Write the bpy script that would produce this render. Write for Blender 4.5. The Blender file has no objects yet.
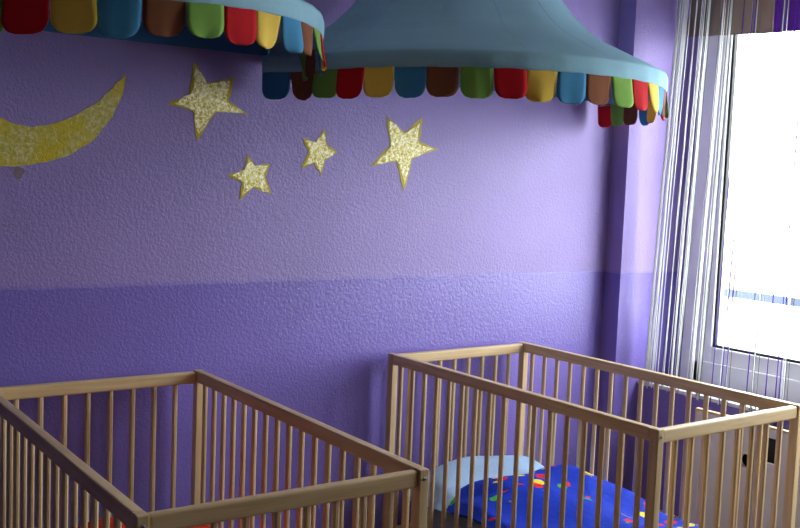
import bpy, bmesh, math, random
from mathutils import Matrix, Vector

# ------------------------------------------------------------------ camera, world, light, exposure
scene = bpy.context.scene
C = scene.collection
YAW, PITCH, ROLL, FPX = 0.6134, -0.0862, 0.0393, 1012.9
cam_d = bpy.data.cameras.new('camera'); cam = bpy.data.objects.new('camera', cam_d); C.objects.link(cam)
cam_d.sensor_width = 36.0; cam_d.lens = FPX / 800 * 36.0; cam_d.clip_start = 0.05
_d = Vector((math.sin(YAW)*math.cos(PITCH), math.cos(YAW)*math.cos(PITCH), math.sin(PITCH)))
_r = Vector((math.cos(YAW), -math.sin(YAW), 0)); _u = _r.cross(_d)
_r2 = _r*math.cos(ROLL) + _u*math.sin(ROLL); _u2 = -_r*math.sin(ROLL) + _u*math.cos(ROLL)
M3 = Matrix((_r2, _u2, -_d)).transposed().to_4x4()
cam.matrix_world = Matrix.Translation((-1.0924, -3.0194, 1.434)) @ M3
scene.camera = cam

world = bpy.data.worlds.new('overcast_sky'); scene.world = world; world.use_nodes = True
bg = world.node_tree.nodes['Background']
bg.inputs['Color'].default_value = (0.93, 0.96, 1.0, 1)
bg.inputs['Strength'].default_value = 18.0

vs = scene.view_settings
scene.display_settings.display_device = 'sRGB'
vs.view_transform = 'Standard'; vs.look = 'None'; vs.gamma = 1.0; vs.use_curve_mapping = False
vs.exposure = 0.0
scene.cycles.use_denoising = True
scene.cycles.max_bounces = 10; scene.cycles.diffuse_bounces = 6; scene.cycles.transparent_max_bounces = 16
scene.cycles.sample_clamp_indirect = 10.0

# window opening (shared by the wall, the window and the light portal)
WX = 2.46                 # room-side plane of the window
WY0, WY1 = -0.145, -2.30   # opening along the wall
WZ0, WZ1 = 0.601, 2.45
por_d = bpy.data.lights.new('window_portal', 'AREA'); por_d.shape = 'RECTANGLE'
por_d.size = abs(WY1 - WY0); por_d.size_y = WZ1 - WZ0
por_d.cycles.is_portal = True
por = bpy.data.objects.new('window_portal', por_d); C.objects.link(por)
por.location = (2.54, (WY0+WY1)/2, (WZ0+WZ1)/2); por.rotation_euler = (math.pi/2, 0, math.pi/2)

random.seed(7)
PI = math.pi

# ------------------------------------------------------------------ materials
def srgb(r, g, b):
    f = lambda c: (c/255/12.92) if c/255 <= 0.04045 else ((c/255+0.055)/1.055)**2.4
    return (f(r), f(g), f(b), 1)

def new_mat(name, col, rough=0.6, spec=0.5):
    m = bpy.data.materials.new(name); m.use_nodes = True
    b = m.node_tree.nodes['Principled BSDF']
    b.inputs['Base Color'].default_value = col
    b.inputs['Roughness'].default_value = rough
    b.inputs['Specular IOR Level'].default_value = spec
    return m, m.node_tree, b

def N(nt, t, **kw):
    n = nt.nodes.new(t)
    for k, v in kw.items():
        if k in n.inputs: n.inputs[k].default_value = v
        else: setattr(n, k, v)
    return n

def coord(nt, kind='Object', scale=(1, 1, 1)):
    t = nt.nodes.new('ShaderNodeTexCoord'); mp = nt.nodes.new('ShaderNodeMapping')
    mp.inputs['Scale'].default_value = scale
    nt.links.new(t.outputs[kind], mp.inputs['Vector']); return mp.outputs['Vector']

def bump(nt, b, height, strength=0.3, dist=0.003):
    bp = N(nt, 'ShaderNodeBump', Strength=strength, Distance=dist)
    nt.links.new(height, bp.inputs['Height']); nt.links.new(bp.outputs['Normal'], b.inputs['Normal']); return bp

def mixc(nt, fac, a, bcol):
    m = nt.nodes.new('ShaderNodeMix'); m.data_type = 'RGBA'
    if hasattr(fac, 'type'): nt.links.new(fac, m.inputs[0])
    else: m.inputs[0].default_value = fac
    for s, v in ((m.inputs[6], a), (m.inputs[7], bcol)):
        if hasattr(v, 'type') and not isinstance(v, tuple): nt.links.new(v, s)
        else: s.default_value = v
    return m.outputs[2]

def ramp(nt, fac, stops, interp='LINEAR'):
    r = nt.nodes.new('ShaderNodeValToRGB'); r.color_ramp.interpolation = interp
    el = r.color_ramp.elements
    while len(el) < len(stops): el.new(0.5)
    for e, (p, c) in zip(el, stops): e.position = p; e.color = c
    nt.links.new(fac, r.inputs['Fac']); return r.outputs['Color']

def make_wall_mat():
    m, nt, b = new_mat('woodchip_lilac_paint', srgb(160, 140, 200), 0.6)
    g = nt.nodes.new('ShaderNodeNewGeometry'); sx = nt.nodes.new('ShaderNodeSeparateXYZ')
    nt.links.new(g.outputs['Position'], sx.inputs['Vector'])
    wob = N(nt, 'ShaderNodeTexNoise', Scale=14.0, Detail=2.0); nt.links.new(g.outputs['Position'], wob.inputs['Vector'])
    ad = N(nt, 'ShaderNodeMath', operation='MULTIPLY_ADD'); ad.inputs[1].default_value = 0.012
    nt.links.new(wob.outputs['Fac'], ad.inputs[0]); nt.links.new(sx.outputs['Z'], ad.inputs[2])
    th = N(nt, 'ShaderNodeMapRange'); th.inputs['From Min'].default_value = 1.068; th.inputs['From Max'].default_value = 1.084
    nt.links.new(ad.outputs[0], th.inputs['Value'])
    lo, hi = srgb(128, 111, 192), srgb(148, 128, 192)
    base = mixc(nt, th.outputs[0], lo, hi)
    mot = N(nt, 'ShaderNodeTexNoise', Scale=3.0, Detail=4.0); nt.links.new(g.outputs['Position'], mot.inputs['Vector'])
    dk = ramp(nt, mot.outputs['Fac'], [(0.3, (0.9, 0.9, 0.9, 1)), (0.7, (1, 1, 1, 1))])
    mm = nt.nodes.new('ShaderNodeMix'); mm.data_type = 'RGBA'; mm.blend_type = 'MULTIPLY'; mm.inputs[0].default_value = 1
    nt.links.new(base, mm.inputs[6]); nt.links.new(dk, mm.inputs[7])
    nt.links.new(mm.outputs[2], b.inputs['Base Color'])
    ro = N(nt, 'ShaderNodeMapRange'); ro.inputs['To Min'].default_value = 0.26; ro.inputs['To Max'].default_value = 0.5
    nt.links.new(th.outputs[0], ro.inputs['Value']); nt.links.new(ro.outputs[0], b.inputs['Roughness'])
    n1 = N(nt, 'ShaderNodeTexNoise', Scale=140.0, Detail=3.0, Roughness=0.6); nt.links.new(g.outputs['Position'], n1.inputs['Vector'])
    v1 = N(nt, 'ShaderNodeTexVoronoi', Scale=88.0); nt.links.new(g.outputs['Position'], v1.inputs['Vector'])
    mx = N(nt, 'ShaderNodeMath', operation='MULTIPLY_ADD'); mx.inputs[1].default_value = -0.5
    nt.links.new(v1.outputs['Distance'], mx.inputs[0]); nt.links.new(n1.outputs['Fac'], mx.inputs[2])
    b.inputs['Specular IOR Level'].default_value = 0.55
    bump(nt, b, mx.outputs[0], 0.45, 0.0035)
    return m

def make_plain(name, col, rough=0.6, nscale=60, bstr=0.1, vary=0.12, spec=0.4):
    m, nt, b = new_mat(name, col, rough, spec)
    v = coord(nt)
    n = N(nt, 'ShaderNodeTexNoise', Scale=float(nscale), Detail=3.0); nt.links.new(v, n.inputs['Vector'])
    d = tuple(c*(1-vary) for c in col[:3]) + (1,)
    nt.links.new(mixc(nt, n.outputs['Fac'], d, col), b.inputs['Base Color'])
    bump(nt, b, n.outputs['Fac'], bstr, 0.002)
    return m

def make_wood(name, c1, c2, axis):
    sc = {'x': (3, 60, 60), 'y': (60, 3, 60), 'z': (60, 60, 3)}[axis]
    m, nt, b = new_mat(name, c1, 0.42, 0.4)
    oi = nt.nodes.new('ShaderNodeObjectInfo')
    t = nt.nodes.new('ShaderNodeTexCoord'); mp = nt.nodes.new('ShaderNodeMapping'); mp.inputs['Scale'].default_value = sc
    nt.links.new(t.outputs['Object'], mp.inputs['Vector'])
    cmb = nt.nodes.new('ShaderNodeVectorMath'); cmb.operation = 'ADD'
    mul = N(nt, 'ShaderNodeMath', operation='MULTIPLY'); mul.inputs[1].default_value = 40.0
    nt.links.new(oi.outputs['Random'], mul.inputs[0])
    nt.links.new(mp.outputs['Vector'], cmb.inputs[0]); nt.links.new(mul.outputs[0], cmb.inputs[1])
    n = N(nt, 'ShaderNodeTexNoise', Scale=1.0, Detail=5.0, Roughness=0.6, Distortion=0.6); nt.links.new(cmb.outputs[0], n.inputs['Vector'])
    col = ramp(nt, n.outputs['Fac'], [(0.3, c2), (0.62, c1)])
    hv = N(nt, 'ShaderNodeHueSaturation')
    mr = N(nt, 'ShaderNodeMapRange'); mr.inputs['To Min'].default_value = 0.9; mr.inputs['To Max'].default_value = 1.08
    nt.links.new(oi.outputs['Random'], mr.inputs['Value']); nt.links.new(mr.outputs[0], hv.inputs['Value'])
    nt.links.new(col, hv.inputs['Color']); nt.links.new(hv.outputs[0], b.inputs['Base Color'])
    bump(nt, b, n.outputs['Fac'], 0.06, 0.001)
    return m

def make_cloth(name, col, transl=0.25, rough=0.85, wr=7.0):
    m, nt, b = new_mat(name, col, rough, 0.2)
    v = coord(nt)
    n = N(nt, 'ShaderNodeTexNoise', Scale=wr, Detail=3.0); nt.links.new(v, n.inputs['Vector'])
    wv = N(nt, 'ShaderNodeTexNoise', Scale=420.0, Detail=1.0); nt.links.new(v, wv.inputs['Vector'])
    d = tuple(c*0.82 for c in col[:3]) + (1,)
    cc = mixc(nt, wv.outputs['Fac'], d, col)
    nt.links.new(cc, b.inputs['Base Color'])
    bp = N(nt, 'ShaderNodeBump', Strength=0.35, Distance=0.012); nt.links.new(n.outputs['Fac'], bp.inputs['Height'])
    bp2 = N(nt, 'ShaderNodeBump', Strength=0.15, Distance=0.001); nt.links.new(wv.outputs['Fac'], bp2.inputs['Height'])
    nt.links.new(bp.outputs['Normal'], bp2.inputs['Normal']); nt.links.new(bp2.outputs['Normal'], b.inputs['Normal'])
    if transl > 0:
        tr = nt.nodes.new('ShaderNodeBsdfTranslucent'); nt.links.new(cc, tr.inputs['Color'])
        ms = nt.nodes.new('ShaderNodeMixShader'); ms.inputs[0].default_value = transl
        nt.links.new(b.outputs[0], ms.inputs[1]); nt.links.new(tr.outputs[0], ms.inputs[2])
        nt.links.new(ms.outputs[0], nt.nodes['Material Output'].inputs['Surface'])
    return m

def make_glitter():
    m, nt, b = new_mat('gold_glitter_paint', srgb(200, 180, 90), 0.35)
    v = coord(nt)
    n = N(nt, 'ShaderNodeTexNoise', Scale=100.0, Detail=6.0, Roughness=0.8, Distortion=0.6); nt.links.new(v, n.inputs['Vector'])
    c = ramp(nt, n.outputs['Fac'], [(0.38, srgb(168, 146, 24)), (0.47, srgb(212, 194, 90)), (0.54, srgb(244, 234, 180)), (0.64, srgb(255, 251, 232))])
    nt.links.new(c, b.inputs['Base Color'])
    b.inputs['Metallic'].default_value = 0.25
    bump(nt, b, n.outputs['Fac'], 0.8, 0.004)
    return m

def make_moon():
    m, nt, b = new_mat('gold_moon_paint', srgb(180, 165, 40), 0.4)
    v = coord(nt)
    n = N(nt, 'ShaderNodeTexNoise', Scale=75.0, Detail=6.0, Roughness=0.75, Distortion=0.6); nt.links.new(v, n.inputs['Vector'])
    big = N(nt, 'ShaderNodeTexNoise', Scale=9.0, Detail=2.0); nt.links.new(v, big.inputs['Vector'])
    g = ramp(nt, n.outputs['Fac'], [(0.4, srgb(178, 162, 30)), (0.55, srgb(205, 192, 110)), (0.66, srgb(235, 228, 190))])
    base = ramp(nt, n.outputs['Fac'], [(0.3, srgb(184, 162, 0)), (0.7, srgb(214, 192, 8))])
    f = ramp(nt, big.outputs['Fac'], [(0.48, (0, 0, 0, 1)), (0.62, (1, 1, 1, 1))])
    nt.links.new(mixc(nt, f, base, g), b.inputs['Base Color'])
    b.inputs['Metallic'].default_value = 0.1
    bump(nt, b, n.outputs['Fac'], 0.6, 0.004)
    return m

def make_duvet():
    m, nt, b = new_mat('printed_blue_cotton', srgb(18, 52, 190), 0.8, 0.2)
    v = coord(nt)
    base = srgb(16, 54, 186)
    vo = N(nt, 'ShaderNodeTexVoronoi', Scale=17.0, Randomness=0.8); nt.links.new(v, vo.inputs['Vector'])
    sp = nt.nodes.new('ShaderNodeSeparateColor'); nt.links.new(vo.outputs['Color'], sp.inputs[0])
    pal = ramp(nt, sp.outputs[0], [(0.0, srgb(225, 40, 50)), (0.3, srgb(240, 215, 60)), (0.62, srgb(70, 170, 75)), (0.82, srgb(200, 40, 70)), (0.92, srgb(150, 120, 70))], 'CONSTANT')
    lf = N(nt, 'ShaderNodeTexNoise', Scale=5.2, Detail=1.0); nt.links.new(v, lf.inputs['Vector'])
    c1 = N(nt, 'ShaderNodeMath', operation='LESS_THAN'); c1.inputs[1].default_value = 0.36; nt.links.new(vo.outputs['Distance'], c1.inputs[0])
    c2 = N(nt, 'ShaderNodeMath', operation='GREATER_THAN'); c2.inputs[1].default_value = 0.54; nt.links.new(lf.outputs['Fac'], c2.inputs[0])
    mu = N(nt, 'ShaderNodeMath', operation='MULTIPLY'); nt.links.new(c1.outputs[0], mu.inputs[0]); nt.links.new(c2.outputs[0], mu.inputs[1])
    nt.links.new(mixc(nt, mu.outputs[0], base, pal), b.inputs['Base Color'])
    n = N(nt, 'ShaderNodeTexNoise', Scale=10.0, Detail=4.0); nt.links.new(v, n.inputs['Vector'])
    bump(nt, b, n.outputs['Fac'], 0.5, 0.02)
    return m

def make_glass():
    m = bpy.data.materials.new('window_glass'); m.use_nodes = True; nt = m.node_tree
    nt.nodes.clear(); out = nt.nodes.new('ShaderNodeOutputMaterial')
    t = N(nt, 'ShaderNodeBsdfTransparent', Color=(0.96, 0.98, 0.97, 1)); g = N(nt, 'ShaderNodeBsdfGlossy', Roughness=0.02)
    fr = N(nt, 'ShaderNodeFresnel', IOR=1.45); ms = nt.nodes.new('ShaderNodeMixShader')
    ge = nt.nodes.new('ShaderNodeNewGeometry'); k = N(nt, 'ShaderNodeMath', operation='MULTIPLY'); iv = N(nt, 'ShaderNodeMath', operation='SUBTRACT'); iv.inputs[0].default_value = 1.0
    nt.links.new(ge.outputs['Backfacing'], iv.inputs[1]); nt.links.new(iv.outputs[0], k.inputs[0]); nt.links.new(fr.outputs[0], k.inputs[1])
    nt.links.new(k.outputs[0], ms.inputs[0]); nt.links.new(t.outputs[0], ms.inputs[1]); nt.links.new(g.outputs[0], ms.inputs[2])
    nt.links.new(ms.outputs[0], out.inputs['Surface']); return m

WALL = make_wall_mat()
CEIL = make_plain('white_ceiling_paint', srgb(228, 224, 216), 0.8)
OTHER = make_plain('pale_plaster', srgb(170, 152, 130), 0.8)
FLOOR = make_plain('linoleum', srgb(120, 98, 78), 0.5, 25, 0.05, 0.25)
W1, W2 = srgb(216, 190, 146), srgb(194, 162, 116)
WOODX, WOODY, WOODZ = (make_wood('beech_' + a, W1, W2, a) for a in 'xyz')
WHITEP = make_plain('white_window_paint', srgb(232, 232, 238), 0.35, 30, 0.03, 0.05)
STONE = make_plain('white_sill_stone', srgb(222, 224, 226), 0.4, 40, 0.05, 0.1)
BOARD = make_plain('white_melamine', srgb(205, 203, 212), 0.4, 30, 0.03, 0.06)
METAL = make_plain('dull_steel', srgb(160, 168, 178), 0.35, 80, 0.05, 0.1); METAL.node_tree.nodes['Principled BSDF'].inputs['Metallic'].default_value = 0.4
DARK = make_plain('dark_recess_shade', srgb(28, 26, 30), 0.8)  # near-black stands in for shade in the cover opening; also bolt sockets
RUBBER = make_plain('window_gasket', srgb(40, 42, 40), 0.7)
RAILM = make_plain('grey_outdoor_paint', srgb(46, 58, 74), 0.6)
GROUND = make_plain('pale_paving', srgb(205, 205, 205), 0.9, 4, 0.1, 0.1)
LEAF = make_plain('leaf_green', srgb(80, 120, 50), 0.7, 20)
BARK = make_plain('bark', srgb(80, 62, 50), 0.9, 20)
BLUE = make_cloth('canopy_blue_cotton', srgb(156, 198, 220), 0.14)
BLUE2 = make_cloth('canopy_hem_cotton', srgb(152, 196, 214), 0.08, wr=14)
BACKB = make_cloth('canopy_back_hem_cotton', srgb(62, 112, 160), 0.05)
SCOL = {'blue': make_cloth('scallop_blue', srgb(74, 146, 190), 0.15), 'brown': make_cloth('scallop_brown', srgb(140, 86, 58), 0.12),
        'green': make_cloth('scallop_green', srgb(136, 182, 84), 0.18), 'red': make_cloth('scallop_red', srgb(206, 24, 36), 0.18),
        'yellow': make_cloth('scallop_yellow', srgb(242, 206, 90), 0.18)}
ORDER = ['blue', 'brown', 'green', 'red', 'yellow']
GLIT, MOON = make_glitter(), make_moon()
GOLD = make_plain('ochre_gold_paint', srgb(200, 174, 4), 0.45, 60, 0.3, 0.25)
WSTR = make_cloth('white_string', srgb(242, 242, 240), 0.85)
GSTR = make_cloth('grey_green_string', srgb(120, 132, 120), 0.3)
PSTR = make_cloth('purple_string', srgb(120, 70, 190), 0.8)
TAUPE = make_cloth('taupe_blind_cloth', srgb(150, 134, 124), 0.3)
VIOLET = make_cloth('violet_valance_cloth', srgb(120, 66, 160), 0.25)
PILLOW = make_cloth('pale_blue_pillow_cotton', srgb(164, 194, 228), 0.0, wr=12)
MATT = make_cloth('white_mattress_ticking', srgb(206, 208, 214), 0.0)
DUVET = make_duvet()
ORANGE = make_cloth('orange_red_blanket_cotton', srgb(226, 70, 34), 0.0, wr=12)

# ------------------------------------------------------------------ helpers
def link(o, parent=None):
    C.objects.link(o)
    if parent: o.parent = parent
    return o

def mesh_obj(name, verts, faces, mat, parent=None, smooth=False, loc=(0, 0, 0)):
    me = bpy.data.meshes.new(name); me.from_pydata(verts, [], faces); me.update()
    bm = bmesh.new(); bm.from_mesh(me); bmesh.ops.recalc_face_normals(bm, faces=bm.faces); bm.to_mesh(me); bm.free()
    me.materials.append(mat)
    if smooth:
        for p in me.polygons: p.use_smooth = True
    o = bpy.data.objects.new(name, me); o.location = loc
    return link(o, parent)

def empty(name, loc=(0, 0, 0), rz=0):
    o = bpy.data.objects.new(name, None); o.location = loc; o.rotation_euler = (0, 0, rz); o.empty_display_size = 0.1
    return link(o)

def tag(o, label, cat, group=None):
    o['label'] = label; o['category'] = cat
    if group: o['group'] = group
    return o

def struct(o, label=None, cat=None):
    o['kind'] = 'structure'
    if label: o['label'] = label
    if cat: o['category'] = cat
    return o

def boxes(bl):
    V, F = [], []
    for (x0, x1, y0, y1, z0, z1) in bl:
        n = len(V)
        V += [(x0, y0, z0), (x1, y0, z0), (x1, y1, z0), (x0, y1, z0), (x0, y0, z1), (x1, y0, z1), (x1, y1, z1), (x0, y1, z1)]
        F += [tuple(n+i for i in f) for f in ((0, 3, 2, 1), (4, 5, 6, 7), (0, 1, 5, 4), (1, 2, 6, 5), (2, 3, 7, 6), (3, 0, 4, 7))]
    return V, F

def box(name, b, mat, parent=None, bevel=0.0, segs=2):
    """axis box (x0,x1,y0,y1,z0,z1); origin at its centre"""
    x0, x1 = sorted(b[0:2]); y0, y1 = sorted(b[2:4]); z0, z1 = sorted(b[4:6])
    c = ((x0+x1)/2, (y0+y1)/2, (z0+z1)/2)
    V, F = boxes([(x0-c[0], x1-c[0], y0-c[1], y1-c[1], z0-c[2], z1-c[2])])
    me = bpy.data.meshes.new(name); me.from_pydata(V, [], F)
    bm = bmesh.new(); bm.from_mesh(me)
    if bevel > 0: bmesh.ops.bevel(bm, geom=bm.edges[:], offset=bevel, segments=segs, affect='EDGES', profile=0.5, clamp_overlap=True)
    bmesh.ops.recalc_face_normals(bm, faces=bm.faces); bm.to_mesh(me); bm.free()
    me.materials.append(mat)
    o = bpy.data.objects.new(name, me); o.location = c
    return link(o, parent)

def tube_mesh(pts, rad, sides=6, cap=True):
    """tube along pts; rad = number or list"""
    V, F = [], []
    n = len(pts)
    for i, p in enumerate(pts):
        p = Vector(p)
        t = (Vector(pts[min(i+1, n-1)]) - Vector(pts[max(i-1, 0)])).normalized()
        up = Vector((1, 0, 0)) if abs(t.x) < 0.8 else Vector((0, 1, 0))
        a = t.cross(up).normalized(); b = t.cross(a)
        r = rad[i] if isinstance(rad, (list, tuple)) else rad
        for k in range(sides):
            th = 2*PI*k/sides; V.append(tuple(p + (a*math.cos(th) + b*math.sin(th))*r))
    for i in range(n-1):
        for k in range(sides):
            k2 = (k+1) % sides
            F.append((i*sides+k, i*sides+k2, (i+1)*sides+k2, (i+1)*sides+k))
    if cap: F.append(tuple(range(sides))); F.append(tuple((n-1)*sides+k for k in range(sides)))
    return V, F

# ------------------------------------------------------------------ the room
COLX, COLY = 2.104, -0.09          # column beside the window niche
PARX = 2.26                       # parapet face under the sill
XL, YF, ZC = -4.2, -7.2, 2.85
struct(box('floor', (XL-.1, 2.75, YF-.1, 0.1, -0.1, 0), FLOOR))
struct(box('ceiling', (XL-.1, 2.75, YF-.1, 0.1, ZC, ZC+.1), CEIL))
struct(box('wall_back', (XL-.1, 2.75, 0, 0.12, 0, ZC), WALL))
struct(box('wall_left', (XL-.12, XL, YF, 0, 0, ZC), WALL))
struct(box('wall_front', (XL-.1, 2.75, YF-.12, YF, 0, ZC), OTHER))
struct(box('wall_corner', (COLX, 2.53, COLY, 0, 0, ZC), WALL))
V, F = boxes([(PARX, 2.53, YF, COLY, 0, 0.584), (2.46, 2.53, COLY, WY0, 0.584, ZC), (2.46, 2.53, YF, WY1, 0.584, ZC),
              (2.46, 2.53, WY0, WY1, WZ1, ZC), (2.46, 2.53, WY0, WY1, 0.584, WZ0)])
# parapet, strips beside the opening and lintel: one continuous wall
struct(mesh_obj('wall_right', V, F, WALL))
struct(box('trim_1', (2.243, 2.46, COLY-.002, -3.2, 0.584, 0.600), STONE, bevel=0.004))['label'] = 'white window sill board under the string curtain'
struct(box('baseboard_back', (XL, COLX, -0.016, 0, 0, 0.07), WOODX, bevel=0.003))
struct(box('baseboard_right', (PARX-.016, PARX, YF, COLY-.001, 0, 0.07), WOODY, bevel=0.003))
struct(box('baseboard_left', (XL, XL+.016, YF, -0.017, 0, 0.07), WOODY, bevel=0.003))

# window: outer frame, two sashes, each with gasket, pane
win = empty('window_1', (WX, (WY0+WY1)/2, WZ0)); struct(win); win['label'] = 'white framed window, blown out by daylight, behind the string curtain'
def wbox(name, b, mat, parent, bevel=0.004):
    o = box(name, b, mat, None, bevel); o.parent = parent
    if parent is win: o.location -= win.location
    else: o.location -= win.location + parent.location
    return o
fx0, fx1 = WX-.005, WX+.07
wbox('frame_jamb', (fx0, fx1, WY0, WY0-.10, WZ0, WZ1), WHITEP, win)
wbox('frame_jamb', (fx0, fx1, WY1, WY1+.06, WZ0, WZ1), WHITEP, win)
wbox('frame_mullion', (fx0, fx1, -1.28, -1.20, WZ0+.095, WZ1-.061), WHITEP, win)
wbox('frame_head', (fx0, fx1, WY0-.061, WY1+.061, WZ1-.06, WZ1), WHITEP, win)
wbox('frame_bottom_rail', (fx0, fx1, WY0-.061, WY1+.061, WZ0, WZ0+.094), WHITEP, win)
for (ya, yb) in ((WY0-.10, -1.195), (-1.285, WY1+.06)):
    za, zb = WZ0+.099, WZ1-.065; w = 0.066; sx0, sx1 = WX-.02, WX+.045
    s = wbox('sash', (sx0, sx1, ya, ya-w, za, zb), WHITEP, win, 0.006)
    wbox('stile', (sx0, sx1, yb+w, yb, za, zb), WHITEP, s, 0.006)
    wbox('bottom_rail', (sx0, sx1, ya-w, yb+w, za, za+w), WHITEP, s, 0.006)
    wbox('top_rail', (sx0, sx1, ya-w, yb+w, zb-w, zb), WHITEP, s, 0.006)
    g0, g1 = sx0+.012, sx0+.03
    wbox('gasket', (g0, g1, ya-w, ya-w-.010, za+w, zb-w), RUBBER, s, 0)
    wbox('gasket', (g0, g1, yb+w+.010, yb+w, za+w, zb-w), RUBBER, s, 0)
    wbox('gasket', (g0, g1, ya-w-.010, yb+w+.010, za+w, za+w+.010), RUBBER, s, 0)
    wbox('pane', (g0+.006, g0+.010, ya-w-.003, yb+w+.003, za+w+.003, zb-w-.003), make_glass(), s, 0)

# ------------------------------------------------------------------ outside
struct(box('ground_outside', (2.72, 60, -40, 40, -0.6, -0.5), GROUND))
rl = empty('balcony_railing', (3.4, -0.2, -0.5)); tag(rl, 'grey blue railing outside the bright window', 'railing')
def rbox(name, b, bev=0.004):
    o = box(name, b, RAILM, None, bev); o.parent = rl; o.location -= rl.location
rbox('top_rail', (3.385, 3.415, -3.2, 2.2, 0.868, 0.91))
for k in range(4): rbox('post', (3.385, 3.415, -3.15+k*1.77, -3.11+k*1.77, -0.5, 0.868))

# ------------------------------------------------------------------ crib
CW, CL, CH = 0.66, 1.23, 0.80
PW, PD = 0.025, 0.030
_slat_cache = {}
def slat_mesh(key, sx, sy, h):
    if key in _slat_cache: return _slat_cache[key]
    c = 0.0035; a, b = sx/2, sy/2
    ring = [(-a+c, -b), (a-c, -b), (a, -b+c), (a, b-c), (a-c, b), (-a+c, b), (-a, b-c), (-a, -b+c)]
    V = [(x, y, -h/2) for x, y in ring] + [(x, y, h/2) for x, y in ring]
    F = [tuple(range(7, -1, -1)), tuple(range(8, 16))] + [(i, (i+1) % 8, 8+(i+1) % 8, 8+i) for i in range(8)]
    me = bpy.data.meshes.new('slat'); me.from_pydata(V, [], F); me.materials.append(WOODZ); me.update()
    _slat_cache[key] = me; return me

def make_crib(loc, rz, label):
    t = empty('crib', loc, rz); tag(t, label, 'crib', 'beech cribs along the lilac wall')
    zb0, zb1 = 0.10, 0.145
    for ux in (0, 1):
        x0 = 0 if ux == 0 else CW-PW
        for uy in (0, 1):
            y0 = 0 if uy == 0 else -CL+PD
            p = box('post', (x0, x0+PW, y0-PD, y0, 0, CH), WOODZ, t, 0.0025)
            # bolt in the outer end face
            yb = (y0+0.0005) if uy == 0 else (y0-PD-0.0005)
            s = 1 if uy == 0 else -1
            V, F = tube_mesh([(0, 0, 0), (0, s*0.0012, 0), (0, s*0.0018, 0)], [0.0046, 0.0046, 0.0034], 12)
            b = mesh_obj('bolt', V, F, METAL, p)
            b.location = (0, yb - (y0-PD/2), CH-0.021-CH/2)
            V, F = tube_mesh([(0, 0, 0), (0, s*0.0008, 0)], 0.0014, 6)
            hx = mesh_obj('bolt_socket', V, F, DARK, p); hx.location = (0, b.location.y + s*0.0016, b.location.z)
        # long top and bottom rails
        box('long_rail', (x0, x0+PW, -PD-.0004, -CL+PD+.0004, CH-.036, CH), WOODY, t, 0.003)
        box('long_bottom_rail', (x0, x0+PW, -PD-.0004, -CL+PD+.0004, zb0, zb1), WOODY, t, 0.003)
        for i in range(17):
            o = bpy.data.objects.new('slat', slat_mesh('long', 0.012, 0.0175, CH-.036-zb1+.01)); link(o, t)
            o.location = (x0+PW/2, -0.067-0.0685*i, (CH-.036+zb1)/2)
    for uy in (0, 1):
        ya = -0.004 if uy == 0 else -CL+0.004
        yb = -0.028 if uy == 0 else -CL+0.028
        box('short_rail', (PW+.0012, CW-PW-.0012, ya, yb, CH-.0405, CH-.003), WOODX, t, 0.0055, 3)
        box('short_bottom_rail', (PW+.0012, CW-PW-.0012, ya, yb, zb0, zb1), WOODX, t, 0.004)
        for i in range(8):
            o = bpy.data.objects.new('slat', slat_mesh('short', 0.014, 0.0155, CH-.0405-zb1+.01)); link(o, t)
            o.location = (CW/2 + (i-3.5)*0.0683, (ya+yb)/2, (CH-.0405+zb1)/2)
    box('bed_base', (PW+.002, CW-PW-.002, -0.03, -CL+0.03, 0.146, 0.165), WOODX, t, 0.002)
    return t

cribR = make_crib((0.9545, -0.0594, 0), 0.0148, 'beech crib with printed blue duvet and pale pillow, nearest the window')
cribL = make_crib((-0.4304, -0.0606, 0), -0.0056, 'beech crib with orange blanket, in the dim left corner of the photo')

# ------------------------------------------------------------------ bedding
def heightpad(name, W, L, zfun, thick, mat, loc, rz, nx=28, ny=44, parent=None, rnd=0.05, shear=0.0):
    """soft pad: rounded rectangle plan, top z = zfun(u,v) (u,v in 0..1), closed bottom"""
    V, F = [], []
    def plan(u, v):
        x, y = (u-.5)*W, (v-.5)*L
        k = 6.0
        r = (abs(2*u-1)**k + abs(2*v-1)**k)**(1/k); m = max(abs(2*u-1), abs(2*v-1))
        f = (m/r) if r > 1e-6 else 1
        return x*f, y*f + shear*(.5-u)*v*v
    for s in (1, 0):
        for j in range(ny+1):
            for i in range(nx+1):
                u, v = i/nx, j/ny; x, y = plan(u, v)
                e = min(u*W, (1-u)*W, v*L, (1-v)*L)
                ed = min(1, e/rnd); ed = math.sqrt(max(0, 1-(1-ed)**2))
                zt = zfun(u, v); low = zt-thick
                zm = low + thick*0.4
                V.append((x, y, zm + (zt-zm)*ed) if s else (x, y, zm - (zm-low)*ed))
    n = (nx+1)*(ny+1)
    for j in range(ny):
        for i in range(nx):
            a = j*(nx+1)+i; F.append((a, a+1, a+nx+2, a+nx+1)); F.append((n+a, n+a+nx+1, n+a+nx+2, n+a+1))
    bd = [i for i in range(nx+1)] + [j*(nx+1)+nx for j in range(1, ny+1)] + [ny*(nx+1)+i for i in range(nx-1, -1, -1)] + [j*(nx+1) for j in range(ny-1, 0, -1)]
    for a, b in zip(bd, bd[1:]+bd[:1]): F.append((a, n+a, n+b, b))
    o = mesh_obj(name, V, F, mat, parent, True); o.location = loc; o.rotation_euler = (0, 0, rz)
    return o

ZM = 0.255     # mattress top
for cr, lab in ((cribR, 'white mattress under the printed blue duvet'), (cribL, 'white mattress under the orange blanket')):
    c = cr.matrix_basis @ Vector((CW/2, -CL/2, 0))
    m = heightpad('mattress', CW-2*PW-.03, CL-.09, lambda u, v: ZM-0.166, ZM-.166, MATT, (c.x, c.y, 0.166), cr.rotation_euler.z, 12, 16)
    tag(m, lab, 'mattress', 'crib mattresses')

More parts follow.
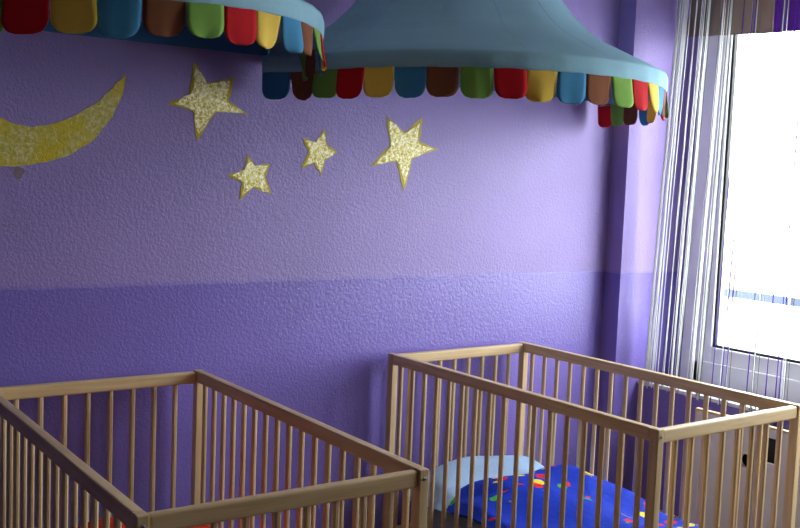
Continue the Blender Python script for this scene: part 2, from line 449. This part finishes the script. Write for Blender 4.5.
def rn(x, s): return math.sin(x*12.9898 + s*78.233)
pz = lambda u, v: 0.065 + 0.105*(math.sin(PI*min(1, max(0, u)))**0.42)*(math.sin(PI*min(1, max(0, v)))**0.6) + 0.008*math.sin(9*u+2)*math.sin(7*v)
c = cribR.matrix_basis @ Vector((0.325, -0.190, 0))
tag(heightpad('pillow', 0.575, 0.30, pz, 0.05, PILLOW, (c.x, c.y, ZM+.0), 0.0148, 26, 22), 'pale blue white pillow at the wall end of the crib', 'pillow')

def dz(u, v):
    # v=1 at the pillow end
    z = 0.070 + 0.02*math.sin(PI*u)
    z += 0.078*math.exp(-(((u-.74)/.26)**2 + ((v-.84)/.20)**2))
    z += 0.040*math.exp(-(((u-.30)/.30)**2 + ((v-.78)/.30)**2))
    z += 0.010*math.sin(11*u+5*v) + 0.008*math.sin(17*v-4*u+1)
    return z
c = cribR.matrix_basis @ Vector((CW/2+.0, -0.73, 0))
tag(heightpad('duvet', 0.600, 0.82, dz, 0.05, DUVET, (c.x, c.y, ZM+.016), 0.0148, 40, 50, None, 0.03, 0.17), 'royal blue duvet printed with red, yellow and green shapes', 'duvet')

def oz(u, v):
    return 0.075 + 0.03*math.sin(PI*u) + 0.05*math.exp(-(((u-.5)/.35)**2+((v-.55)/.3)**2)) + 0.01*math.sin(13*u+3*v) + 0.008*math.sin(15*v)
c = cribL.matrix_basis @ Vector((CW/2, -0.58, 0))
tag(heightpad('blanket', 0.56, 0.80, oz, 0.06, ORANGE, (c.x, c.y, ZM+.06), -0.0056, 30, 40), 'orange red blanket glimpsed inside the left crib', 'blanket')

# ------------------------------------------------------------------ canopies
PROF = [(0.050, 1.0), (0.072, 0.955), (0.09, 0.905), (0.11, 0.85), (0.15, 0.74), (0.19, 0.665), (0.25, 0.58), (0.33, 0.495), (0.45, 0.385), (0.60, 0.27), (0.75, 0.165), (0.88, 0.06), (0.93, 0.015)]
NS = 24
def rim_fn(R, D, a, b, cl, cr):
    M = 800; pts = []; L = [0.0]
    for i in range(M+1):
        ph = PI*i/M; pts.append((-R*math.cos(ph), -D*math.sin(ph)))
        if i: L.append(L[-1] + math.dist(pts[-1], pts[-2]))
    def f(s):
        t = max(0, min(1, s/NS))*L[-1]
        lo, hi = 0, M
        while hi-lo > 1:
            m = (lo+hi)//2
            if L[m] <= t: lo = m
            else: hi = m
        ph = PI*(lo + (t-L[lo])/max(1e-9, L[hi]-L[lo]))/M
        nx, ny = -math.cos(ph)/R, -math.sin(ph)/D; nl = math.hypot(nx, ny)
        p = Vector((-R*math.cos(ph), -D*math.sin(ph), a*math.cos(ph)+b*math.sin(ph))); n = Vector((nx/nl, ny/nl, 0))
        e0 = max(0.0, 1-max(0, s)/1.3); e1 = max(0.0, 1-(NS-min(NS, s))/1.3)     # loose corners at the wall
        p.x += cl*e0 + cr*e1
        n = (n + Vector((0, -1, 0))*(2.0*e0*(cl < 0) + 2.0*e1*(cr > 0))).normalized()
        return p, n, ph
    return f, L[-1]

def sheet(name, rows, th, mat, parent, smooth=True):
    """closed thin sheet from rows of (point, outward normal)"""
    V, F = [], []; nr, nc = len(rows), len(rows[0])
    for r in rows: V += [tuple(p + n*th/2) for p, n in r]
    for r in rows: V += [tuple(p - n*th/2) for p, n in r]
    o = nr*nc
    for i in range(nr-1):
        for j in range(nc-1):
            a = i*nc+j; F.append((a, a+1, a+nc+1, a+nc)); F.append((o+a, o+a+nc, o+a+nc+1, o+a+1))
    for j in range(nc-1):
        F.append((j, o+j, o+j+1, j+1)); a = (nr-1)*nc+j; F.append((a, a+1, o+a+1, o+a))
    for i in range(nr-1):
        a = i*nc; F.append((a, a+nc, o+a+nc, o+a)); a = i*nc+nc-1; F.append((a, o+a, o+a+nc, a+nc))
    return mesh_obj(name, V, F, mat, parent, smooth)

def make_canopy(loc, R, D, a, b, label, seed, hz=0.0, cl=0.0, cr=0.0, SH=0.094):
    rnd = random.Random(seed)
    t = empty('bed_canopy', loc); tag(t, label, 'canopy', 'blue circus canopies on the wall')
    f, per = rim_fn(R, D, a, b, cl, cr)
    # cover
    nc = 97; rows = []
    fine = []
    for (h0, s0), (h1, s1) in zip(PROF, PROF[1:]):
        for k in range(3): fine.append((h0+(h1-h0)*k/3, s0+(s1-s0)*k/3))
    fine.append(PROF[-1])
    for h, s in fine:
        r = []
        for j in range(nc):
            p, n, ph = f(NS*j/(nc-1))
            fade = max(0, 1-(h-.05)/.9)
            rip = 0.006*fade*s*math.sin(6*ph*2+seed)*min(1, (h-.05)/.1)
            r.append((Vector((p.x*s, p.y*s, p.z*fade+h)) + n*rip, (n + Vector((0, 0, 0.8))).normalized()))
        rows.append(r)
    sheet('cover', rows, 0.0018, BLUE, t)
    # hem band around the front
    rows = []
    for h, o in ((0.0, 0.001), (0.004, 0.004), (0.02, 0.005), (0.035, 0.005), (0.048, 0.004), (0.056, 0.0)):
        rows.append([(f(NS*j/144)[0] + f(NS*j/144)[1]*(o+0.0012*math.sin(j*0.9+seed)) + Vector((0, 0, h)), f(NS*j/144)[1]) for j in range(145)])
    sheet('hem_band', rows, 0.004, BLUE2, t)
    # straight hem along the wall
    box_b = box('back_hem', (-R+cl+.004, R+cr-.004, 0.004, 0.010, hz, hz+0.06), BACKB, None, 0.002); box_b.parent = t
    # seams
    for k in range(1, 8):
        s = NS*k/8; pts = []
        for h, sc in fine[2:]:
            p, n, ph = f(s); fade = max(0, 1-(h-.05)/.9)
            rip = 0.006*fade*sc*math.sin(6*ph*2+seed)*min(1, (h-.05)/.1)
            pts.append(Vector((p.x*sc, p.y*sc, p.z*fade+h)) + n*(rip+.0012))
        V, F = tube_mesh(pts, 0.0012, 5); mesh_obj('seam', V, F, BLUE, t, True)
    # scallops
    w = per/NS
    for i in range(NS):
        col = ORDER[i % 5]; gap = 0.015
        H = SH + rnd.uniform(-.004, .005); flare = rnd.uniform(-.006, .016); curl = rnd.uniform(-.010, .010); sk = rnd.uniform(-.006, .006)
        rows = []; nr, ncc = 18, 9
        for r in range(nr+1):
            v = r/nr; d = v*H; rr = 0.36*w
            hw = 1.0
            if d > H-rr:
                q = (d-(H-rr))/rr; hw = 1-0.64*(1-math.sqrt(max(0, 1-q*q)))
            row = []
            for c_ in range(ncc):
                u = (c_/(ncc-1)-.5)
                sN = i + .5 + u*(1-gap)*hw + sk*v/w
                p, n, ph = f(sN)
                off = 0.002 + flare*v + curl*v*math.cos(u*4+i) + 0.0015*math.sin(i*3+u*9)*v
                row.append((p + n*off + Vector((0, 0, 0.006 - d)), n))
            rows.append(row)
        o = sheet('scallop', rows, 0.0022, SCOL[col], t); o['label'] = col + ' rounded scallop'
    return t

make_canopy((1.219, -0.03, 1.75), 0.723, 0.784, 0.0, 0.012, 'blue circus canopy with coloured scallops beside the window column', 3, 0.022, -0.06, 0.03)
make_canopy((-0.172, -0.03, 1.762), 0.678, 0.805, -0.033, 0.043, 'blue circus canopy with coloured scallops above the moon, cut by the frame', 5, 0.045, 0, -0.05, 0.087)

# ------------------------------------------------------------------ painted moon and stars
def poly_plate(name, pts, y0, y1, mat, parent=None):
    n = len(pts); cx = sum(p[0] for p in pts)/n; cz = sum(p[1] for p in pts)/n
    bm = bmesh.new()
    fr = [bm.verts.new((x-cx, y1, z-cz)) for x, z in pts]; bk = [bm.verts.new((x-cx, y0, z-cz)) for x, z in pts]
    bm.faces.new(fr); bm.faces.new(bk[::-1])
    for i in range(n): bm.faces.new((fr[i], bk[i], bk[(i+1) % n], fr[(i+1) % n]))
    bm.normal_update()
    bmesh.ops.triangulate(bm, faces=[f for f in bm.faces if len(f.verts) > 4])
    bmesh.ops.recalc_face_normals(bm, faces=bm.faces)
    me = bpy.data.meshes.new(name); bm.to_mesh(me); bm.free(); me.materials.append(mat)
    o = bpy.data.objects.new(name, me); o.location = (cx, 0, cz) if not parent else (cx-parent.location.x, 0, cz-parent.location.z)
    return link(o, parent)

def soften(pts, jit, seed):
    r = random.Random(seed); out = []
    n = len(pts)
    for i in range(n):
        a, b = pts[i], pts[(i+1) % n]
        out.append(a)
        for k in (.33, .66):
            out.append((a[0]+(b[0]-a[0])*k + r.uniform(-jit, jit), a[1]+(b[1]-a[1])*k + r.uniform(-jit, jit)))
    return out

STARS = [([(0.21, 1.767), (0.258, 1.705), (0.35, 1.731), (0.333, 1.653), (0.411, 1.615), (0.291, 1.615), (0.226, 1.52), (0.214, 1.611), (0.127, 1.629), (0.198, 1.667)], 'large gold glitter star beside the moon, under the left canopy'),
         ([(0.405, 1.487), (0.435, 1.451), (0.49, 1.46), (0.473, 1.416), (0.497, 1.357), (0.432, 1.379), (0.382, 1.338), (0.39, 1.393), (0.338, 1.416), (0.393, 1.437)], 'small gold glitter star, lowest of the four painted stars'),
         ([(0.693, 1.585), (0.709, 1.53), (0.749, 1.509), (0.701, 1.481), (0.685, 1.425), (0.656, 1.469), (0.608, 1.448), (0.635, 1.507), (0.61, 1.549), (0.663, 1.54)], 'smallest gold glitter star, just left of the big right star'),
         ([(0.95, 1.646), (1.028, 1.593), (1.109, 1.651), (1.096, 1.564), (1.187, 1.54), (1.068, 1.5), (1.038, 1.382), (0.997, 1.487), (0.89, 1.465), (0.967, 1.54)], 'large bright gold glitter star with long lower point, rightmost of the stars')]
for k, (pts, lab) in enumerate(STARS):
    s = poly_plate('painted_star', soften(pts, 0.0035, k), -0.0002, -0.0016, GOLD); tag(s, lab, 'painted star', 'gold stars painted on the wall')
    cx = sum(p[0] for p in pts)/10; cz = sum(p[1] for p in pts)/10
    inn = [(cx+(x-cx)*(0.84 if i % 2 == 0 else 0.9), cz+(z-cz)*(0.84 if i % 2 == 0 else 0.9)) for i, (x, z) in enumerate(pts)]
    g = poly_plate('glitter_fill', soften(inn, 0.006, k+20), -0.0014, -0.0028, GLIT, s); g['label'] = 'silvery gold glitter centre'
MU = [(-0.004, 1.711), (-0.05, 1.66), (-0.097, 1.615), (-0.153, 1.578), (-0.215, 1.549), (-0.281, 1.533), (-0.328, 1.54), (-0.369, 1.554), (-0.415, 1.581), (-0.465, 1.633), (-0.493, 1.694)]
ML = [(-0.004, 1.711), (-0.017, 1.644), (-0.046, 1.578), (-0.096, 1.512), (-0.165, 1.462), (-0.238, 1.435), (-0.31, 1.422), (-0.368, 1.418), (-0.437, 1.434), (-0.487, 1.497), (-0.510, 1.600)]
mo = poly_plate('painted_moon', soften(MU + ML[:0:-1], 0.002, 9), -0.0002, -0.0018, MOON)
tag(mo, 'yellow gold crescent moon painted on the wall', 'painted moon')
bl = poly_plate('paint_blot', [(-0.316+0.016*math.cos(a*.7)*(1+.3*math.sin(3*a)), 1.403+0.018*math.sin(a*.7)*(1+.3*math.cos(2*a))) for a in range(0, 9)], -0.0002, -0.0008, make_plain('ochre_smear', srgb(140, 122, 128), 0.6, 60, 0.3, 0.3))
tag(bl, 'small ochre paint blot under the moon', 'paint blot')
nk = poly_plate('wall_nick', [(1.095, 1.236), (1.101, 1.234), (1.104, 1.241), (1.099, 1.246), (1.095, 1.243)], -0.0002, -0.0012, make_plain('chip_plaster', srgb(176, 166, 182), 0.7))
tag(nk, 'tiny white chip in the lilac wall paint', 'paint chip')
V, F = tube_mesh([(2.215, COLY+.002, 1.950), (2.219, COLY-.006, 1.946), (2.225, COLY-.008, 1.948), (2.231, COLY-.008, 1.953), (2.234, COLY-.006, 1.957)], 0.0012, 6)
tag(mesh_obj('wire_hook', V, F, METAL), 'thin bent wire hook on the column beside the curtain', 'hook')

# ------------------------------------------------------------------ radiator cover under the window
RX = 2.10
rc = empty('radiator_cover', (RX, -0.85, 0)); tag(rc, 'white radiator cover with beech edges behind the right crib', 'radiator cover')
def rcbox(name, b, mat, bev=0.0015):
    o = box(name, b, mat, None, bev); o.parent = rc; o.location -= rc.location; return o
Y0, Y1, ZT, ZB = -0.527, -1.95, 0.575, 0.06
rcbox('edge_strip', (RX-.001, RX+.020, Y0, Y1, ZT, ZT+.008), WOODY)
rcbox('edge_strip', (RX-.001, RX+.020, Y0+.008, Y0, ZB, ZT+.008), WOODZ)
def holed_panel(ya, yb, z0, z1, hy, hz, hr):
    angs = sorted([2*PI*k/32 for k in range(32)] + [math.atan2(zz-hz, yy-hy) % (2*PI) for yy in (ya, yb) for zz in (z0, z1)])
    V, F = [], []; n = len(angs)
    for x in (RX, RX+.018):
        for a in angs: V.append((x, hy+hr*math.cos(a), hz+hr*math.sin(a)))
        for a in angs:
            c, s = math.cos(a), math.sin(a)
            tt = min(((max(ya, yb)-hy)/c if c > 1e-9 else (min(ya, yb)-hy)/c if c < -1e-9 else 1e9), ((z1-hz)/s if s > 1e-9 else (z0-hz)/s if s < -1e-9 else 1e9))
            V.append((x, hy+c*tt, hz+s*tt))
    for i in range(n):
        j = (i+1) % n
        F.append((i, j, n+j, n+i)); F.append((2*n+i, 3*n+i, 3*n+j, 2*n+j))
        F.append((i, 2*n+i, 2*n+j, j)); F.append((n+i, n+j, 3*n+j, 3*n+i))
    V = [(x-rc.location.x, y-rc.location.y, z) for x, y, z in V]
    return mesh_obj('panel', V, F, BOARD, rc)
holed_panel(Y0-.001, -0.792, ZB, ZT-.001, -0.758, 0.433, 0.026)
fr = rcbox('panel', (RX, RX+.018, -0.796, -0.812, ZB, ZT-.001), BOARD)
rcbox('panel', (RX, RX+.018, -0.8125, -0.880, ZB, 0.448), BOARD)
rcbox('panel', (RX, RX+.018, -0.8125, -0.880, 0.542, ZT-.001), BOARD)
rcbox('panel', (RX, RX+.018, -0.8805, -1.25, ZB, ZT-.001), BOARD)
rcbox('panel', (RX, RX+.018, -1.254, Y1+.001, ZB, ZT-.001), BOARD)
rcbox('plinth', (RX+.002, PARX-.018, Y0-.002, Y1+.002, 0, ZB-.001), WOODY)
rcbox('side_board', (RX+.0205, PARX-.018, Y0-.010, Y0-.022, ZB, ZT-.04), BOARD)
rcbox('opening_shade_board', (RX+.045, RX+.055, Y0-.024, Y1+.002, ZB, ZT-.035), DARK)  # added dark board; its colour paints the shade seen through the opening
for yy in (-0.75, -1.2, -1.7):   # brackets hold the front to the wall
    rcbox('bracket', (RX+.0185, PARX-.0005, yy-.008, yy+.008, ZT-.03, ZT-.004), METAL, 0)

# ------------------------------------------------------------------ blind, valance and string curtains
def cloth_drop(name, x, ya, yb, ztop, zbot_a, zbot_b, mat, amp, fold, ragged=0.0, seed=1):
    rnd = random.Random(seed); rows = []; nr, nc = 14, 90
    for r in range(nr+1):
        v = r/nr; row = []
        for c_ in range(nc+1):
            u = c_/nc; y = ya+(yb-ya)*u; zb = zbot_a+(zbot_b-zbot_a)*u
            z = ztop+(zb-ztop)*v
            yy = y + (ragged*v*v*math.sin(v*23+1)*(1-u)**8 + ragged*2.0*v**3*(1-u)**8 if ragged else 0)
            row.append((Vector((x+amp*math.sin(u*fold)*(0.4+.6*v), yy, z)), Vector((-1, 0, 0))))
        rows.append(row)
    return sheet(name, rows, 0.0018, mat, None)
bl = empty('window_blind', (2.365, -0.4, 2.07)); tag(bl, 'taupe cloth blind drawn up at the window top behind white strings', 'blind')
o = cloth_drop('blind_cloth', 2.365, -0.155, -0.562, 2.44, 2.066, 2.045, TAUPE, 0.004, 30, 0.010, 3); o.parent = bl; o.location -= bl.location
V, F = tube_mesh([(2.365, -0.12, 2.44), (2.365, -0.562, 2.44)], 0.012, 10); o = mesh_obj('roller', V, F, WHITEP, bl); o.location -= bl.location
va = empty('window_valance', (2.365, -1.1, 2.03)); tag(va, 'violet cloth valance hanging at the upper right window edge', 'valance')
o = cloth_drop('valance_cloth', 2.360, -0.564, -1.6, 2.44, 2.045, 2.02, VIOLET, 0.006, 80, 0, 4); o.parent = va; o.location -= va.location
V, F = tube_mesh([(2.36, -0.564, 2.44), (2.36, -1.61, 2.44)], 0.012, 10); o = mesh_obj('roller', V, F, WHITEP, va); o.location -= va.location

CX = 2.222; CTOP = 2.56
def strand_mesh(seed, r, L, lean):
    rnd = random.Random(seed); pts = []; n = 15
    a1, a2, p1, p2 = rnd.uniform(.001, .004), rnd.uniform(.001, .003), rnd.uniform(0, 6), rnd.uniform(0, 6)
    for i in range(n):
        v = i/(n-1)
        pts.append((a2*math.sin(5*v+p2)*v, a1*math.sin(7*v+p1)*v + lean*v, -L*v))
    V, F = tube_mesh(pts, [r*(1+.25*math.sin(i*2.1+seed)) for i in range(n)], 5)
    me = bpy.data.meshes.new('strand'); me.from_pydata(V, [], F); me.update()
    for p in me.polygons: p.use_smooth = True
    return me
def curtain(name, label, specs, y0, y1, cx):
    CX = cx; t = empty(name, (CX, (y0+y1)/2, CTOP)); tag(t, label, 'curtain', 'string curtains at the window')
    V, F = tube_mesh([(CX, y0, CTOP), (CX, y1, CTOP)], 0.008, 10); o = mesh_obj('header_tape', V, F, specs[0][0], t); o.location -= t.location
    rnd = random.Random(11)
    for mat, ys, r, lean, dx in specs:
        lib = []
        for k in range(6):
            me = strand_mesh(k+int(r*1e5), r, 1.0, 0); me.materials.append(mat); lib.append(me)
        for y in ys:
            o = bpy.data.objects.new('strand', rnd.choice(lib)); link(o, t)
            top = y; L = CTOP-0.594+rnd.uniform(-.006, .018)
            # strings lean a little towards the column as they fall
            ln = lean(top)
            o.location = (rnd.uniform(-.009, .006)+dx, top+.03-t.location.y, 0)
            o.scale = (1, 1, L)
            o.rotation_euler = (math.atan2(ln, L), 0, 0)
    return t
rnd = random.Random(21)
def spread(a, b, n, clump):
    ys = []
    for i in range(n):
        y = a+(b-a)*(i+rnd.uniform(0, 1))/n
        ys.append(y + clump*math.sin(y*55))
    return ys
lean = lambda y: 0.085*max(0, 1-(abs(y)-.2)/.8)
whites = [-0.262+rnd.uniform(-.006, .006) for _ in range(5)] + [-0.285+rnd.uniform(-.006, .006) for _ in range(4)] + spread(-0.31, -0.52, 14, .014) + spread(-0.52, -1.5, 20, .02)
curtain('white_string_curtain', 'white string curtain gathered beside the column', [(WSTR, whites[9:], 0.0016, lean, 0), (WSTR, whites[:9]+whites[9:23:2], 0.0026, lean, 0), (GSTR, spread(-0.38, -0.53, 5, .012)+spread(-0.53, -0.95, 11, .02), 0.0014, lean, .006)], -0.20, -1.55, 2.222)
curtain('purple_string_curtain', 'purple string curtain in front of the bright pane', [(PSTR, spread(-0.56, -1.55, 20, .02), 0.0019, lean, 0)], -0.5, -1.6, 2.190)
